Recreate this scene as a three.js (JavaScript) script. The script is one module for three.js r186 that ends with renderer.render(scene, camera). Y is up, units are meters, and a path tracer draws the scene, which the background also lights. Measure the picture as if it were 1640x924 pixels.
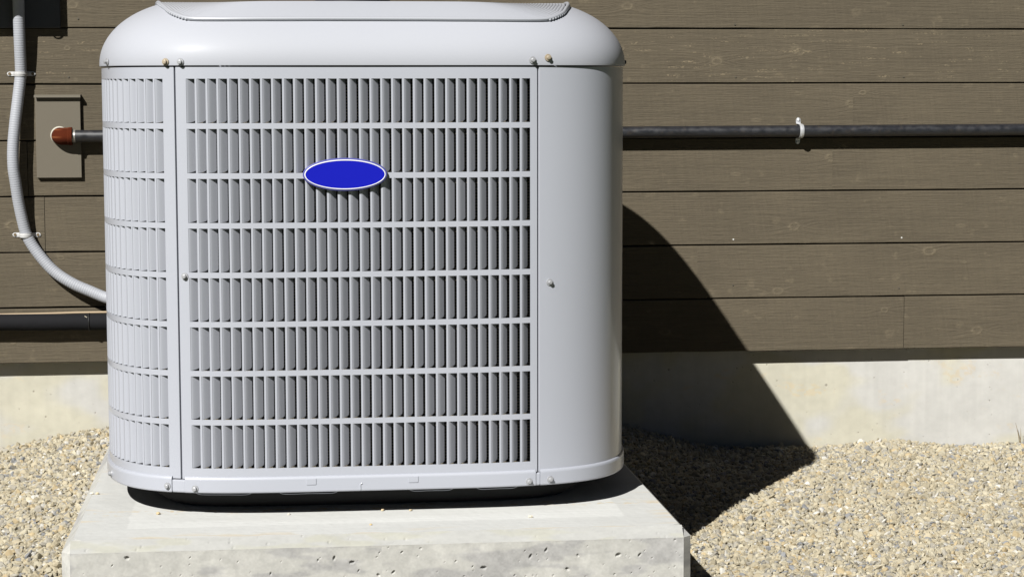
import * as THREE from 'three';
import { mergeGeometries } from 'three/addons/utils/BufferGeometryUtils.js';
import { RoundedBoxGeometry } from 'three/addons/geometries/RoundedBoxGeometry.js';

// ------------------------------------------------------------------ camera, sky, sun, exposure
const scene = new THREE.Scene();
const camera = new THREE.PerspectiveCamera(15.86, 1024 / 576, 0.1, 200);
camera.position.set(0, 0.7198, 4.6043);
camera.rotation.set(-0.10007, -0.11524, -0.00147, 'YXZ');

const renderer = new THREE.WebGLRenderer({ antialias: true });
renderer.toneMapping = THREE.LinearToneMapping;
renderer.toneMappingExposure = 1.65;
renderer.shadowMap.enabled = true;

const SUN_DIR = new THREE.Vector3(-0.65, 0.957, 1).normalize();
{ // clear, deep blue sky
  const w = 256, h = 128, d = new Float32Array(w * h * 4);
  for (let j = 0; j < h; j++) for (let i = 0; i < w; i++) {
    const el = ((j + 0.5) / h - 0.5) * Math.PI, s = Math.max(0, Math.sin(el));
    const k = Math.exp(-s * 4.5), g = 0.10;
    const o = (j * w + i) * 4;
    d[o] = g * (0.022 + 0.15 * k); d[o + 1] = g * (0.075 + 0.215 * k); d[o + 2] = g * (0.21 + 0.26 * k); d[o + 3] = 1;
  }
  const sky = new THREE.DataTexture(d, w, h, THREE.RGBAFormat, THREE.FloatType);
  sky.mapping = THREE.EquirectangularReflectionMapping; sky.magFilter = THREE.LinearFilter; sky.minFilter = THREE.LinearFilter;
  sky.needsUpdate = true;
  scene.background = sky; scene.environment = sky;
}
const sun = new THREE.DirectionalLight(new THREE.Color().setRGB(1, 0.98, 0.94), 4.6);
sun.position.copy(SUN_DIR).multiplyScalar(12).add(new THREE.Vector3(0.4, 0.3, 0.5));
sun.target.position.set(0.4, 0.3, 0.5);
sun.castShadow = true; sun.shadow.radius = 1; sun.shadow.mapSize.set(4096, 4096);
Object.assign(sun.shadow.camera, { left: -3, right: 3, top: 2.5, bottom: -2.5, near: 1, far: 24 });
scene.add(sun, sun.target);

// ------------------------------------------------------------------ helpers
function rng(seed) { let a = seed >>> 0; return () => { a = (a + 0x6D2B79F5) | 0; let t = Math.imul(a ^ (a >>> 15), 1 | a); t = (t + Math.imul(t ^ (t >>> 7), 61 | t)) ^ t; return ((t ^ (t >>> 14)) >>> 0) / 4294967296; }; }
function hash(x, y, s) { let h = Math.imul(x | 0, 374761393) + Math.imul(y | 0, 668265263) + Math.imul(s | 0, 2147483647 ^ 0x5bd1e995); h = Math.imul(h ^ (h >>> 13), 1274126177); return ((h ^ (h >>> 16)) >>> 0) / 4294967296; }
function vnoise(x, y, s = 0) {
  const xi = Math.floor(x), yi = Math.floor(y); let fx = x - xi, fy = y - yi;
  fx = fx * fx * (3 - 2 * fx); fy = fy * fy * (3 - 2 * fy);
  const a = hash(xi, yi, s), b = hash(xi + 1, yi, s), c = hash(xi, yi + 1, s), d = hash(xi + 1, yi + 1, s);
  return a + (b - a) * fx + (c - a) * fy + (a - b - c + d) * fx * fy;
}
function fbm(x, y, s = 0, o = 4) { let v = 0, a = 0.5, n = 0; for (let i = 0; i < o; i++) { v += a * vnoise(x, y, s + i * 17); n += a; a *= 0.5; x *= 2.03; y *= 2.03; } return v / n; }
const clamp = (v, a = 0, b = 1) => Math.min(b, Math.max(a, v));
const smooth = (a, b, v) => { const t = clamp((v - a) / (b - a)); return t * t * (3 - 2 * t); };
const toS = l => { l = clamp(l); return 255 * (l <= 0.0031308 ? 12.92 * l : 1.055 * Math.pow(l, 1 / 2.4) - 0.055); };
function colorTex(w, h, fn, rep = true) { // fn(i, j) gives linear [r, g, b]
  const d = new Uint8Array(w * h * 4);
  for (let j = 0; j < h; j++) for (let i = 0; i < w; i++) { const c = fn(i, j), o = (j * w + i) * 4; d[o] = toS(c[0]); d[o + 1] = toS(c[1]); d[o + 2] = toS(c[2]); d[o + 3] = 255; }
  return finish(new THREE.DataTexture(d, w, h), rep, THREE.SRGBColorSpace);
}
function grayTex(w, h, fn, rep = true) {
  const d = new Uint8Array(w * h * 4);
  for (let j = 0; j < h; j++) for (let i = 0; i < w; i++) { const c = 255 * clamp(fn(i, j)), o = (j * w + i) * 4; d[o] = d[o + 1] = d[o + 2] = c; d[o + 3] = 255; }
  return finish(new THREE.DataTexture(d, w, h), rep, THREE.NoColorSpace);
}
function finish(t, rep, cs) { t.magFilter = THREE.LinearFilter; t.minFilter = THREE.LinearMipmapLinearFilter; t.generateMipmaps = true; t.wrapS = t.wrapT = rep ? THREE.RepeatWrapping : THREE.ClampToEdgeWrapping; t.colorSpace = cs; t.needsUpdate = true; return t; }
const rgb = (r, g, b) => new THREE.Color().setRGB(r, g, b);
const std = (c, rough = 0.6, metal = 0, more = {}) => new THREE.MeshPhysicalMaterial({ color: rgb(...c), roughness: rough, metalness: metal, ...more });
function mesh(name, geo, mat, parent) { const m = new THREE.Mesh(geo, mat); m.name = name; m.castShadow = m.receiveShadow = true; parent.add(m); return m; }
function tag(o, label, category, group, kind) { if (label) o.userData.label = label; if (category) o.userData.category = category; if (group) o.userData.group = group; if (kind) o.userData.kind = kind; return o; }
function thing(name, label, category, [x, y, z] = [0, 0, 0], group) { const g = new THREE.Group(); g.name = name; g.position.set(x, y, z); scene.add(g); return tag(g, label, category, group); }
class QB { // quad builder with own normals and uvs
  constructor() { this.p = []; this.n = []; this.u = []; this.i = []; }
  v(p, n, u = [0, 0]) { this.p.push(...p); this.n.push(...n); this.u.push(...u); return this.p.length / 3 - 1; }
  q(a, b, c, d, n, uv) { // counter-clockwise; n = one normal or four
    const N = Array.isArray(n[0]) ? n : [n, n, n, n], U = uv || [[0, 0], [1, 0], [1, 1], [0, 1]];
    const k = [a, b, c, d].map((p, m) => this.v(p, N[m], U[m]));
    this.i.push(k[0], k[1], k[2], k[0], k[2], k[3]);
  }
  f(a, b, c, d, uv) { // flat
    const e1 = [b[0] - a[0], b[1] - a[1], b[2] - a[2]], e2 = [d[0] - a[0], d[1] - a[1], d[2] - a[2]];
    const n = [e1[1] * e2[2] - e1[2] * e2[1], e1[2] * e2[0] - e1[0] * e2[2], e1[0] * e2[1] - e1[1] * e2[0]], l = Math.hypot(...n) || 1;
    this.q(a, b, c, d, [n[0] / l, n[1] / l, n[2] / l], uv);
  }
  geo() { const g = new THREE.BufferGeometry(); g.setAttribute('position', new THREE.Float32BufferAttribute(this.p, 3)); g.setAttribute('normal', new THREE.Float32BufferAttribute(this.n, 3)); g.setAttribute('uv', new THREE.Float32BufferAttribute(this.u, 2)); g.setIndex(this.i); return g; }
}
function gridGeo(nu, nv, fn, flip = false, closeU = false) { // smooth grid; fn(u, v) gives {p, uv}
  const p = [], uv = [], idx = [];
  for (let j = 0; j <= nv; j++) for (let i = 0; i <= nu; i++) { const r = fn(i / nu, j / nv, i, j); p.push(...r.p); uv.push(...(r.uv || [i / nu, j / nv])); }
  for (let j = 0; j < nv; j++) for (let i = 0; i < nu; i++) { const a = j * (nu + 1) + i, b = a + 1, c = b + nu + 1, d = a + nu + 1; if (flip) idx.push(a, c, b, a, d, c); else idx.push(a, b, c, a, c, d); }
  const g = new THREE.BufferGeometry(); g.setAttribute('position', new THREE.Float32BufferAttribute(p, 3)); g.setAttribute('uv', new THREE.Float32BufferAttribute(uv, 2)); g.setIndex(idx); g.computeVertexNormals();
  if (closeU) { const n = g.attributes.normal; for (let j = 0; j <= nv; j++) { const a = j * (nu + 1), b = a + nu; const v = new THREE.Vector3().fromBufferAttribute(n, a).add(new THREE.Vector3().fromBufferAttribute(n, b)).normalize(); n.setXYZ(a, v.x, v.y, v.z); n.setXYZ(b, v.x, v.y, v.z); } }
  return g;
}
function sweep(curve, nl, nr, rad, uvScale = 1) { // round tube whose radius may vary: rad(metres along, t)
  const fr = curve.computeFrenetFrames(nl, false), L = curve.getLength(), pos = [];
  for (let i = 0; i <= nl; i++) pos.push(curve.getPointAt(i / nl));
  return gridGeo(nl, nr, (u, v, i, j) => {
    const a = v * Math.PI * 2, r = rad(u * L, u), P = pos[i], N = fr.normals[i], B = fr.binormals[i], c = Math.cos(a) * r, s = Math.sin(a) * r;
    return { p: [P.x + N.x * c + B.x * s, P.y + N.y * c + B.y * s, P.z + N.z * c + B.z * s], uv: [u * L * uvScale, v] };
  }, false);
}
const V3 = (x, y, z) => new THREE.Vector3(x, y, z);
const spline = pts => new THREE.CatmullRomCurve3(pts.map(p => V3(...p)), false, 'centripetal');
const moved = (g, x, y, z) => g.clone().translate(x, y, z);

// ------------------------------------------------------------------ ground: lawn far off, gravel strip by the house
const PAD = { x0: -0.3375, x1: 0.6695, z0: 0.14, z1: 1.36, c: 0.017 };
function groundY(x, z) {
  let y = -0.13 - 0.022 * smooth(0.3, 1.0, z) * smooth(1.1, 0.75, x);
  y += 0.078 * smooth(1.05, 0.68, x) * smooth(0.75, 0.0, z) * smooth(-0.5, 0.0, x);           // bank behind and beside the unit
  if (x < 0.2) y = THREE.MathUtils.lerp(y, -0.05 - 0.055 * smooth(-0.34, -0.68, x) - 0.012 * smooth(0.3, 1.3, z), smooth(0.2, -0.2, x) * (1 - smooth(1.22, 1.38, z) * smooth(-0.44, -0.33, x)));
  y += 0.012 * smooth(1.25, 1.42, x) * smooth(0.5, 0, z) * (1 - smooth(1.42, 1.6, x));
  return y + 0.012 * (fbm(x * 3.1 + 9, z * 3.1 + 4, 5, 3) - 0.5);
}
{
  const t = colorTex(256, 256, (i, j) => { const a = fbm(i / 8, j / 8, 3, 4), b = hash(i, j, 9); return [0.03 + 0.03 * a, 0.045 + 0.045 * a * (0.7 + 0.6 * b), 0.018 + 0.012 * a]; });
  const g = new THREE.PlaneGeometry(120, 120, 1, 1).rotateX(-Math.PI / 2); const uv = g.attributes.uv; for (let i = 0; i < uv.count; i++) uv.setXY(i, uv.getX(i) * 120, uv.getY(i) * 120);
  const m = mesh('lawn', g, new THREE.MeshStandardMaterial({ map: t, roughness: 1, bumpMap: t, bumpScale: 0.02 }), scene); m.position.y = -0.2;
  tag(m, 'short dark lawn beyond the gravel strip', null, null, 'structure');
}
{
  const t = colorTex(512, 512, (i, j) => { const n = fbm(i / 7, j / 7, 21, 3), k = 0.5 + 0.7 * n; return [0.28 * k, 0.245 * k, 0.175 * k]; });
  const g = gridGeo(260, 110, (u, v) => { const x = -2.6 + 6.2 * u, z = -0.04 + 2.0 * v; return { p: [x, v > 0.999 ? -0.3 : groundY(x, z) - 0.007, z], uv: [x * 3, z * 3] }; }, true);
  const m = mesh('gravel_bed', g, new THREE.MeshStandardMaterial({ map: t, bumpMap: t, bumpScale: 0.006, roughness: 1 }), scene);
  tag(m, 'packed tan grit under the loose gravel', null, null, 'structure');
}
{ // loose stones
  const R = rng(77), kinds = [];
  for (let k = 0; k < 6; k++) {
    const g = new THREE.IcosahedronGeometry(1, 1), p = g.attributes.position, seen = new Map();
    const cut = []; for (let c = 0; c < 7; c++) cut.push([V3(R() - 0.5, R() - 0.5, R() - 0.5).normalize(), 0.45 + 0.35 * R()]);
    for (let i = 0; i < p.count; i++) {
      const key = [0, 1, 2].map(a => p.array[i * 3 + a].toFixed(3)).join();
      if (!seen.has(key)) { const q = V3(p.getX(i), p.getY(i), p.getZ(i)); for (const [n, d] of cut) { const e = q.dot(n); if (e > d) q.addScaledVector(n, d - e); } q.multiplyScalar(0.92 + 0.16 * R()); seen.set(key, q); }
      const q = seen.get(key); p.setXYZ(i, q.x, q.y, q.z);
    }
    g.computeVertexNormals(); kinds.push(g);
  }
  const list = kinds.map(() => []);
  const dummy = new THREE.Object3D();
  function sow(x0, x1, z0, z1, step, size, layers) {
    for (let l = 0; l < layers; l++) for (let x = x0; x < x1; x += step) for (let z = z0; z < z1; z += step) {
      const px = x + (R() - 0.5) * step * 1.3 + l * step * 0.5, pz = z + (R() - 0.5) * step * 1.3 + l * step * 0.4;
      const rr = R(); const s = size * (0.5 + 0.5 * R() + 0.95 * rr * rr * rr * rr);
      if (pz < -0.034 + s) continue;
      if (px > PAD.x0 - s * 0.7 && px < PAD.x1 + s * 0.7 && pz > PAD.z0 - s * 0.7 && pz < PAD.z1 + s * 0.7) continue;
      dummy.position.set(px, groundY(px, pz) + (l ? 0.15 + 1.05 * R() : R() * 0.4 - 0.5) * size * 0.6, pz);
      dummy.rotation.set((R() - 0.5) * 2.2, R() * 6.28, (R() - 0.5) * 2.2);
      dummy.scale.set(s * (0.85 + 0.7 * R()), s * (0.42 + 0.36 * R()), s * (0.65 + 0.35 * R()));
      dummy.updateMatrix();
      const t = R(); let c;
      if (t < 0.42) c = [0.425, 0.372, 0.262]; else if (t < 0.64) c = [0.475, 0.43, 0.32]; else if (t < 0.72) c = [0.45, 0.36, 0.215]; else if (t < 0.90) c = [0.355, 0.33, 0.275]; else if (t < 0.955) c = [0.24, 0.242, 0.245]; else c = [0.55, 0.53, 0.48];
      const k = 0.68 + 0.25 * R();
      list[Math.floor(R() * kinds.length)].push([dummy.matrix.clone(), rgb(c[0] * k, c[1] * k, c[2] * k)]);
    }
  }
  sow(0.66, 1.95, -0.03, 1.5, 0.0077, 0.0058, 2);
  sow(-0.78, -0.33, -0.03, 1.5, 0.0077, 0.0058, 2);
  sow(-0.34, 0.68, -0.03, 0.15, 0.0125, 0.0076, 2);
  sow(-0.34, 0.68, 1.36, 1.5, 0.0095, 0.0068, 2);
  sow(1.95, 3.4, -0.03, 1.9, 0.019, 0.0115, 1); sow(-2.4, -0.78, -0.03, 1.9, 0.019, 0.0115, 1); sow(-0.78, 1.95, 1.5, 1.9, 0.017, 0.011, 1);
  const G = new THREE.Group(); G.name = 'gravel'; scene.add(G); tag(G, 'loose tan, cream and grey gravel spread around the concrete pad', 'gravel', null, 'stuff');
  const bump = grayTex(64, 64, (i, j) => fbm(i / 5, j / 5, 8, 3));
  const mat = new THREE.MeshStandardMaterial({ color: 0xffffff, roughness: 0.9, bumpMap: bump, bumpScale: 0.0008 });
  list.forEach((l, k) => {
    const im = new THREE.InstancedMesh(kinds[k], mat, l.length); im.name = 'stones'; im.castShadow = im.receiveShadow = true;
    l.forEach(([m, c], i) => { im.setMatrixAt(i, m); im.setColorAt(i, c); }); im.userData.kind = 'stuff'; G.add(im);
  });
}

// ------------------------------------------------------------------ house wall: boards, joints, nails; concrete foundation
const BH = 0.122, TOP0 = 0.8351;
{
  const wall = thing('house_wall', 'brown horizontal board siding of the house behind the air conditioner', 'wall', [0, 0.102, 0]);
  const oy = 0.102;
  const B = [];
  for (let s = 0; s < 5; s++) {
    const R = rng(300 + s), knots = []; for (let k = 0; k < 3; k++) knots.push([R() * 1024, 14 + R() * 100, 3 + R() * 6]);
    const warp = (i, j) => { let w = 0; for (const [kx, ky, kr] of knots) { const dx = i - kx, dy = (j - ky); w += Math.sign(dy || 1) * kr * 1.6 * Math.exp(-(dx * dx) / (kr * kr * 26) - Math.abs(dy) / (kr * 2.6)); } return j + w; };
    const grain = (i, j) => { const y = warp(i, j); return 0.34 * vnoise(i / 90, y / 1.8, 31 + s) + 0.36 * vnoise(i / 17, y / 1.15, 51 + s) + 0.25 * fbm(i / 5, y / 1.3, 71 + s, 2); };
    const knotv = (i, j) => { let v = 0; for (const [kx, ky, kr] of knots) { const d = Math.hypot((i - kx) / 1.25, j - ky) / kr; v = Math.max(v, Math.exp(-Math.pow((d - 1 + 0.35 * (fbm(i / 4, j / 4, 161 + s, 2) - 0.5)) * 3.2, 2)) * 1.3 * fbm(i / 6, j / 5, 171 + s, 2) + (d < 1 ? 0.25 * (1 + Math.sin(d * 16)) * 0.5 : 0)); } return v; };
    const saw = (i, j) => 0.5 * vnoise(i / 3.3 + 0.12 * j / 3, j / 40, 91 + s);
    const pale = (i, j) => { const n = fbm(i / 34, j / 5, 111 + s, 4), f = fbm(i / 2.6, j / 1.6, 131 + s, 2); return smooth(0.66, 0.78, n) * smooth(0.52, 0.66, f); };
    const map = colorTex(1024, 128, (i, j) => {
      const g = grain(i, j), k = knotv(i, j), p = pale(i, j), big = fbm(i / 120, j / 60, 151 + s, 3);
      const v = (0.74 + 0.42 * g + 0.18 * (big - 0.5) + 0.14 * (saw(i, j) - 0.25)) * (1 - 0.0 * k);
      let c = [0.088 * v, 0.0715 * v, 0.0465 * v];
      const m = (s === 4 ? 0.5 : s === 0 ? 0.07 : 0.04) * p; c = [c[0] * (1 - m) + 0.25 * m, c[1] * (1 - m) + 0.2 * m, c[2] * (1 - m) + 0.125 * m];
      const pt = smooth(0.72, 0.84, fbm(i / 26 + 60, j / 20, 181 + s, 3)) * fbm(i / 3, j / 2.4, 191 + s, 2), q = clamp(0.36 * k + 0.34 * pt); return [c[0] * (1 - q) + 0.19 * q, c[1] * (1 - q) + 0.155 * q, c[2] * (1 - q) + 0.1 * q];
    });
    const bmp = grayTex(1024, 128, (i, j) => clamp(0.15 + 0.55 * grain(i, j) + 0.25 * saw(i, j) + 0.3 * knotv(i, j)));
    B.push(new THREE.MeshStandardMaterial({ map, bumpMap: bmp, bumpScale: 0.0023, roughness: 0.9 }));
  }
  function board(x0, x1, yb, h, seed) {
    const R = rng(seed * 7 + 3), n = Math.max(4, Math.round((x1 - x0) / 0.02)), off = R() * 9, ch = 0.0013;
    const prof = [[0, -0.02], [0, -ch], [ch, 0], [h / 2, 0.0004], [h - ch, 0], [h, -ch], [h, -0.02]];
    const face = 0.0008 * (R() - 0.5) * 2;
    const q = new QB();
    const P = (i, k) => {
      const x = x0 + (x1 - x0) * i / n; let [y, z] = prof[k];
      if (k < 3) y += 0.0013 * (fbm(x * 9, seed, 401, 3) - 0.45) + (vnoise(x * 2.1, seed, 77) > 0.72 ? 0.0007 : 0);
      if (k > 3) y += 0.0012 * (fbm(x * 7, seed + 50, 402, 3) - 0.6);
      return [x, yb - oy + y, z + face + 0.0005 * (fbm(x * 2, seed, 403, 2) - 0.5)];
    };
    for (let i = 0; i < n; i++) for (let k = 0; k < prof.length - 1; k++) {
      const a = P(i, k), b = P(i + 1, k), c = P(i + 1, k + 1), d = P(i, k + 1);
      const U = (p, kk) => [(p[0] + off) / 1.22, (prof[kk][0]) / 0.122 * 0.985 + 0.007];
      q.f(a, b, c, d, [U(a, k), U(b, k), U(c, k + 1), U(d, k + 1)]);
    }
    for (const i of [0, n]) { const s = i ? 1 : -1, nn = [s, 0, 0]; q.q(P(i, 1), P(i, 0), P(i, 6), P(i, 5), nn); }
    mesh('board', q.geo(), B[x1 < 0 && yb > 0.5 ? 4 : x0 < -2 && yb > 0.5 && yb < 0.72 ? 4 : Math.floor(R() * 4)], wall);
  }
  const joints = { 2: [-0.53, 2.2], 3: [-0.496, 2.5], 5: [1.443], 0: [2.6], 1: [-1.2, 1.95], 4: [-1.0, 2.9], '-1': [2.0], '-2': [0.6] };
  let seed = 1;
  for (let i = -13; i <= 5; i++) { // course i hangs below the line TOP0 - i * BH
    const js = joints[i] || [((i * 37) % 5 + 5) % 5 * 0.7 - 0.6], xs = [-2.4, ...js, 3.4];
    for (let k = 0; k < xs.length - 1; k++) board(xs[k] + (k ? 0.0006 : 0), xs[k + 1] - 0.0006, TOP0 - (i + 1) * BH + (i === 5 ? 0 : 0.0012), BH - (i === 5 ? 0.0014 : 0.0026), seed++);
  }
  mesh('sheathing', new THREE.BoxGeometry(5.8, 2.4, 0.05).translate(0.5, 1.2 + 0.004, -0.0465), std([0.02, 0.018, 0.016], 1), wall);
  const nail = new THREE.CylinderGeometry(0.0019, 0.0019, 0.0016, 10).rotateX(Math.PI / 2), nm = std([0.09, 0.08, 0.06], 0.7, 0.3), nw = std([0.5, 0.5, 0.48], 0.6);
  for (const [x, y, w] of [[1.039, 0.845], [1.428, 0.845], [1.042, 0.727], [1.432, 0.727], [1.04, 0.36, 1], [1.434, 0.36, 1], [1.4295, 0.244], [1.04, 0.256], [-0.415, 0.855], [-0.438, 0.729]]) mesh('nail', moved(nail, x, y - oy, 0.0009), w ? nw : nm, wall);
}
{
  const spots = []; const R = rng(55); for (let k = 0; k < 330; k++) spots.push([R() * 2048, R() * 256, 0.6 + 1.7 * R() * R() + (R() < 0.04 ? 2.2 : 0), R()]);
  const cell = new Map(); for (const s of spots) { const key = Math.floor(s[0] / 16); for (let d = -1; d <= 1; d++) { if (!cell.has(key + d)) cell.set(key + d, []); cell.get(key + d).push(s); } }
  const sp = (i, j) => { let v = 0; for (const [x, y, r] of cell.get(Math.floor(i / 16)) || []) v = Math.max(v, 1 - Math.hypot(i - x, j - y) / r); return clamp(v * 2); };
  const map = colorTex(2048, 256, (i, j) => {
    const a = fbm(i / 190, j / 90, 5, 4), b = fbm(i / 14, j / 12, 15, 3), c = smooth(0.64, 0.8, fbm(i / 60 + 40, j / 34, 25, 4)) * smooth(0.45, 0.62, fbm(i / 7, j / 5, 35, 2)), run = fbm(i / 9, j / 160, 45, 3);
    const v = 0.80 + 0.18 * a + 0.13 * b + 0.1 * run, wm = smooth(0.42, 0.6, fbm(i / 120, j / 80, 61, 3)); let k = [0.43 * v, (0.412 + 0.012 * (1 - wm)) * v, (0.336 + 0.066 * (1 - wm)) * v];
    const m = 0.3 * c; k = [k[0] * (1 - m) + 0.5 * m, k[1] * (1 - m) + 0.37 * m, k[2] * (1 - m) + 0.19 * m];
    const s = sp(i, j) * 0.55; return [k[0] * (1 - s) + 0.14 * s, k[1] * (1 - s) + 0.12 * s, k[2] * (1 - s) + 0.09 * s];
  });
  const bmp = grayTex(2048, 256, (i, j) => 0.5 + 0.3 * (fbm(i / 22, j / 20, 6, 4) - 0.5) - 0.4 * sp(i, j));
  const g = new THREE.BoxGeometry(5.8, 0.6, 0.2); const uv = g.attributes.uv, p = g.attributes.position; for (let i = 0; i < uv.count; i++) uv.setXY(i, (p.getX(i) + 2.9) / 2.6, (p.getY(i) + 0.3) / 0.325 * 1);
  const m = mesh('foundation_wall', g, new THREE.MeshStandardMaterial({ map, bumpMap: bmp, bumpScale: 0.002, roughness: 0.92 }), scene);
  m.position.set(0.5, -0.198, -0.136);
  tag(m, 'pale concrete foundation wall under the brown siding', 'foundation');
}

// ------------------------------------------------------------------ concrete pad
{
  const pad = thing('concrete_pad', 'pale concrete pad with chamfered edges under the air conditioner', 'concrete pad', [0.1655, 0, 0.75]);
  const X0 = PAD.x0 - 0.1655, X1 = PAD.x1 - 0.1655, Z0 = PAD.z0 - 0.75, Z1 = PAD.z1 - 0.75, c = PAD.c, k = 0.014, YB = -0.3;
  const topTex = colorTex(1024, 1024, (i, j) => {
    const x = X0 + (X1 - X0) * i / 1024, z = Z0 + (Z1 - Z0) * j / 1024;
    const edge = Math.min(x - X0, X1 - x, Z1 - z) + 0.006 * (fbm(i / 30, j / 30, 3, 3) - 0.5);
    const inner = smooth(0.093, 0.097, edge), streak = fbm(i / 120, j / 2.2, 13, 3), spot = fbm(i / 8, j / 8, 23, 3), big = fbm(i / 130, j / 70, 33, 3);
    let v = 0.86 + 0.10 * inner + 0.07 * streak + 0.06 * (spot - 0.5) + 0.10 * (big - 0.5);
    let col = [0.53 * v, 0.533 * v, 0.515 * v];
    const rz = smooth(0.425, 0.402, z) * smooth(0.36, 0.395, z) , rs = clamp(rz * smooth(0.52, 0.66, fbm(i / 34, j / 9, 43, 3)) * 1.4 * smooth(0.4, 0.6, fbm(i / 5, j / 4, 44, 2)));
    const tn = 0.5 * smooth(0.6, 0.75, fbm(i / 70 + 7, j / 12, 53, 3)) * smooth(0.06, 0.02, edge) + 0.75 * rs;
    return [col[0] * (1 - tn) + 0.5 * tn, col[1] * (1 - tn) + 0.41 * tn, col[2] * (1 - tn) + 0.27 * tn];
  }, false);
  const topB = grayTex(512, 512, (i, j) => 0.5 * fbm(i / 60, j / 1.6, 13, 3) + 0.5 * fbm(i / 5, j / 5, 14, 3), false);
  const topMat = new THREE.MeshStandardMaterial({ map: topTex, bumpMap: topB, bumpScale: 0.0011, roughness: 0.93 });
  const mott = colorTex(1024, 256, (i, j) => {
    const a = fbm(i / 70, j / 45, 7, 4), b = fbm(i / 16, j / 14, 17, 4), g = smooth(0.52, 0.66, fbm(i / 95 + 3, j / 26, 27, 4)), w = smooth(0.6, 0.7, fbm(i / 26, j / 26, 37, 3));
    const v = 0.80 + 0.2 * a + 0.26 * (b - 0.4) + 0.16 * (fbm(i / 3.2, j / 3, 57, 2) - 0.5) - 0.2 * g + 0.08 * w; return [0.415 * v, 0.411 * v, (0.385 + 0.015 * g) * v];
  });
  const faceMat = new THREE.MeshStandardMaterial({ map: mott, roughness: 0.94 });
  const q = new QB();
  const ring = (i, y) => [[X0 + i + k, y, Z1 - i], [X1 - i - k, y, Z1 - i], [X1 - i, y, Z1 - i - k], [X1 - i, y, Z0 + i + k], [X1 - i - k, y, Z0 + i], [X0 + i + k, y, Z0 + i], [X0 + i, y, Z0 + i + k], [X0 + i, y, Z1 - i - k]];
  const lo = ring(0, YB), mid = ring(0, -c), up = ring(c, 0), uvm = p => [(p[0] + p[2]) / 1.2, p[1] / 0.3];
  for (let a = 1; a < 8; a++) { const b = (a + 1) % 8; q.f(lo[a], lo[b], mid[b], mid[a], [lo[a], lo[b], mid[b], mid[a]].map(uvm)); q.f(mid[a], mid[b], up[b], up[a], [mid[a], mid[b], up[b], up[a]].map(uvm)); }
  mesh('side_faces', q.geo(), faceMat, pad);
  const t = new QB(); const uvt = p => [(p[0] - X0) / (X1 - X0), (p[2] - Z0) / (Z1 - Z0)];
  const T = (a, b, cc, d) => t.q(up[a], up[b], up[cc], up[d], [0, 1, 0], [a, b, cc, d].map(n => uvt(up[n])));
  T(0, 1, 2, 7); T(7, 2, 3, 6); T(6, 3, 4, 5);
  mesh('top_face', t.geo(), topMat, pad);
  // front face with its air holes, and the front chamfer
  const R = rng(911), pits = [[0.118 - 0.1655, -0.043, 0.0042], [0.09 - 0.1655, -0.035, 0.0036], [0.329 - 0.1655, -0.058, 0.0045], [0.184 - 0.1655, -0.061, 0.0032], [-0.282 - 0.1655, -0.066, 0.005], [0.43 - 0.1655, -0.032, 0.0034], [0.405 - 0.1655, -0.041, 0.0036], [0.465 - 0.1655, -0.064, 0.0034], [0.548 - 0.1655, -0.043, 0.0042], [0.583 - 0.1655, -0.044, 0.0034], [-0.235 - 0.1655, -0.026, 0.004], [0.16 - 0.1655, -0.065, 0.003]];
  for (let i = 0; i < 120; i++) pits.push([X0 + 0.02 + R() * (X1 - X0 - 0.04), -0.02 - R() * 0.1, 0.0011 + 0.0016 * R() * R()]);
  const ang = pits.map(() => R() * 3.14), bins = new Map(); pits.forEach((p, n) => { const b0 = Math.floor(p[0] / 0.02); for (let d = -1; d <= 1; d++) { const b = b0 + d; if (!bins.has(b)) bins.set(b, []); bins.get(b).push(n); } });
  const pit = (x, y) => { let d = 0; for (const n of bins.get(Math.floor(x / 0.02)) || []) { const [px, py, r0] = pits[n], r = r0 * 0.86, ca = Math.cos(ang[n]), sa = Math.sin(ang[n]), dx = ((x - px) * ca + (y - py) * sa) * 0.75, dy = (-(x - px) * sa + (y - py) * ca) * 1.35, e = Math.hypot(dx, dy) / r * (0.85 + 0.4 * vnoise(x * 700, y * 700, 4)); if (e < 1) d = Math.max(d, Math.min(0.006, r * 1.5) * Math.min(1, (1 - e) * 2.2)); } return d; };
  const fx0 = X0 + k, fx1 = X1 - k;
  mesh('front_face', gridGeo(900, 100, (u, v) => { const x = fx0 + (fx1 - fx0) * u, y = -c - (0.125) * (1 - v); const e = Math.min(u, 1 - u) < 0.001 || v > 0.999; return { p: [x, y, Z1 - (e ? 0 : pit(x, y) + 0.0005 * (fbm(x * 60, y * 60, 2, 3) - 0.3))], uv: [x / 1.0, y / 0.25] }; }), faceMat, pad);
  mesh('side_faces', (() => { const z = new QB(); z.f([fx0, YB, Z1], [fx1, YB, Z1], [fx1, -c - 0.125, Z1], [fx0, -c - 0.125, Z1]); return z.geo(); })(), faceMat, pad);
  const chip = []; for (let i = 0; i < 26; i++) chip.push([fx0 + R() * (fx1 - fx0), R(), 0.0012 + 0.0018 * R()]);
  const chamfTex = new THREE.MeshStandardMaterial({ map: colorTex(1024, 32, (i, j) => { const v = 0.88 + 0.16 * fbm(i / 40, j / 12, 71, 3) + 0.12 * (fbm(i / 6, j / 5, 72, 3) - 0.5), w = smooth(0.5, 0.7, fbm(i / 60, j / 20, 73, 3)) * 0.06; return [0.352 * v, (0.352 - 0.05 * w) * v, (0.338 - 0.5 * w) * v]; }), roughness: 0.94 });
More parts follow.
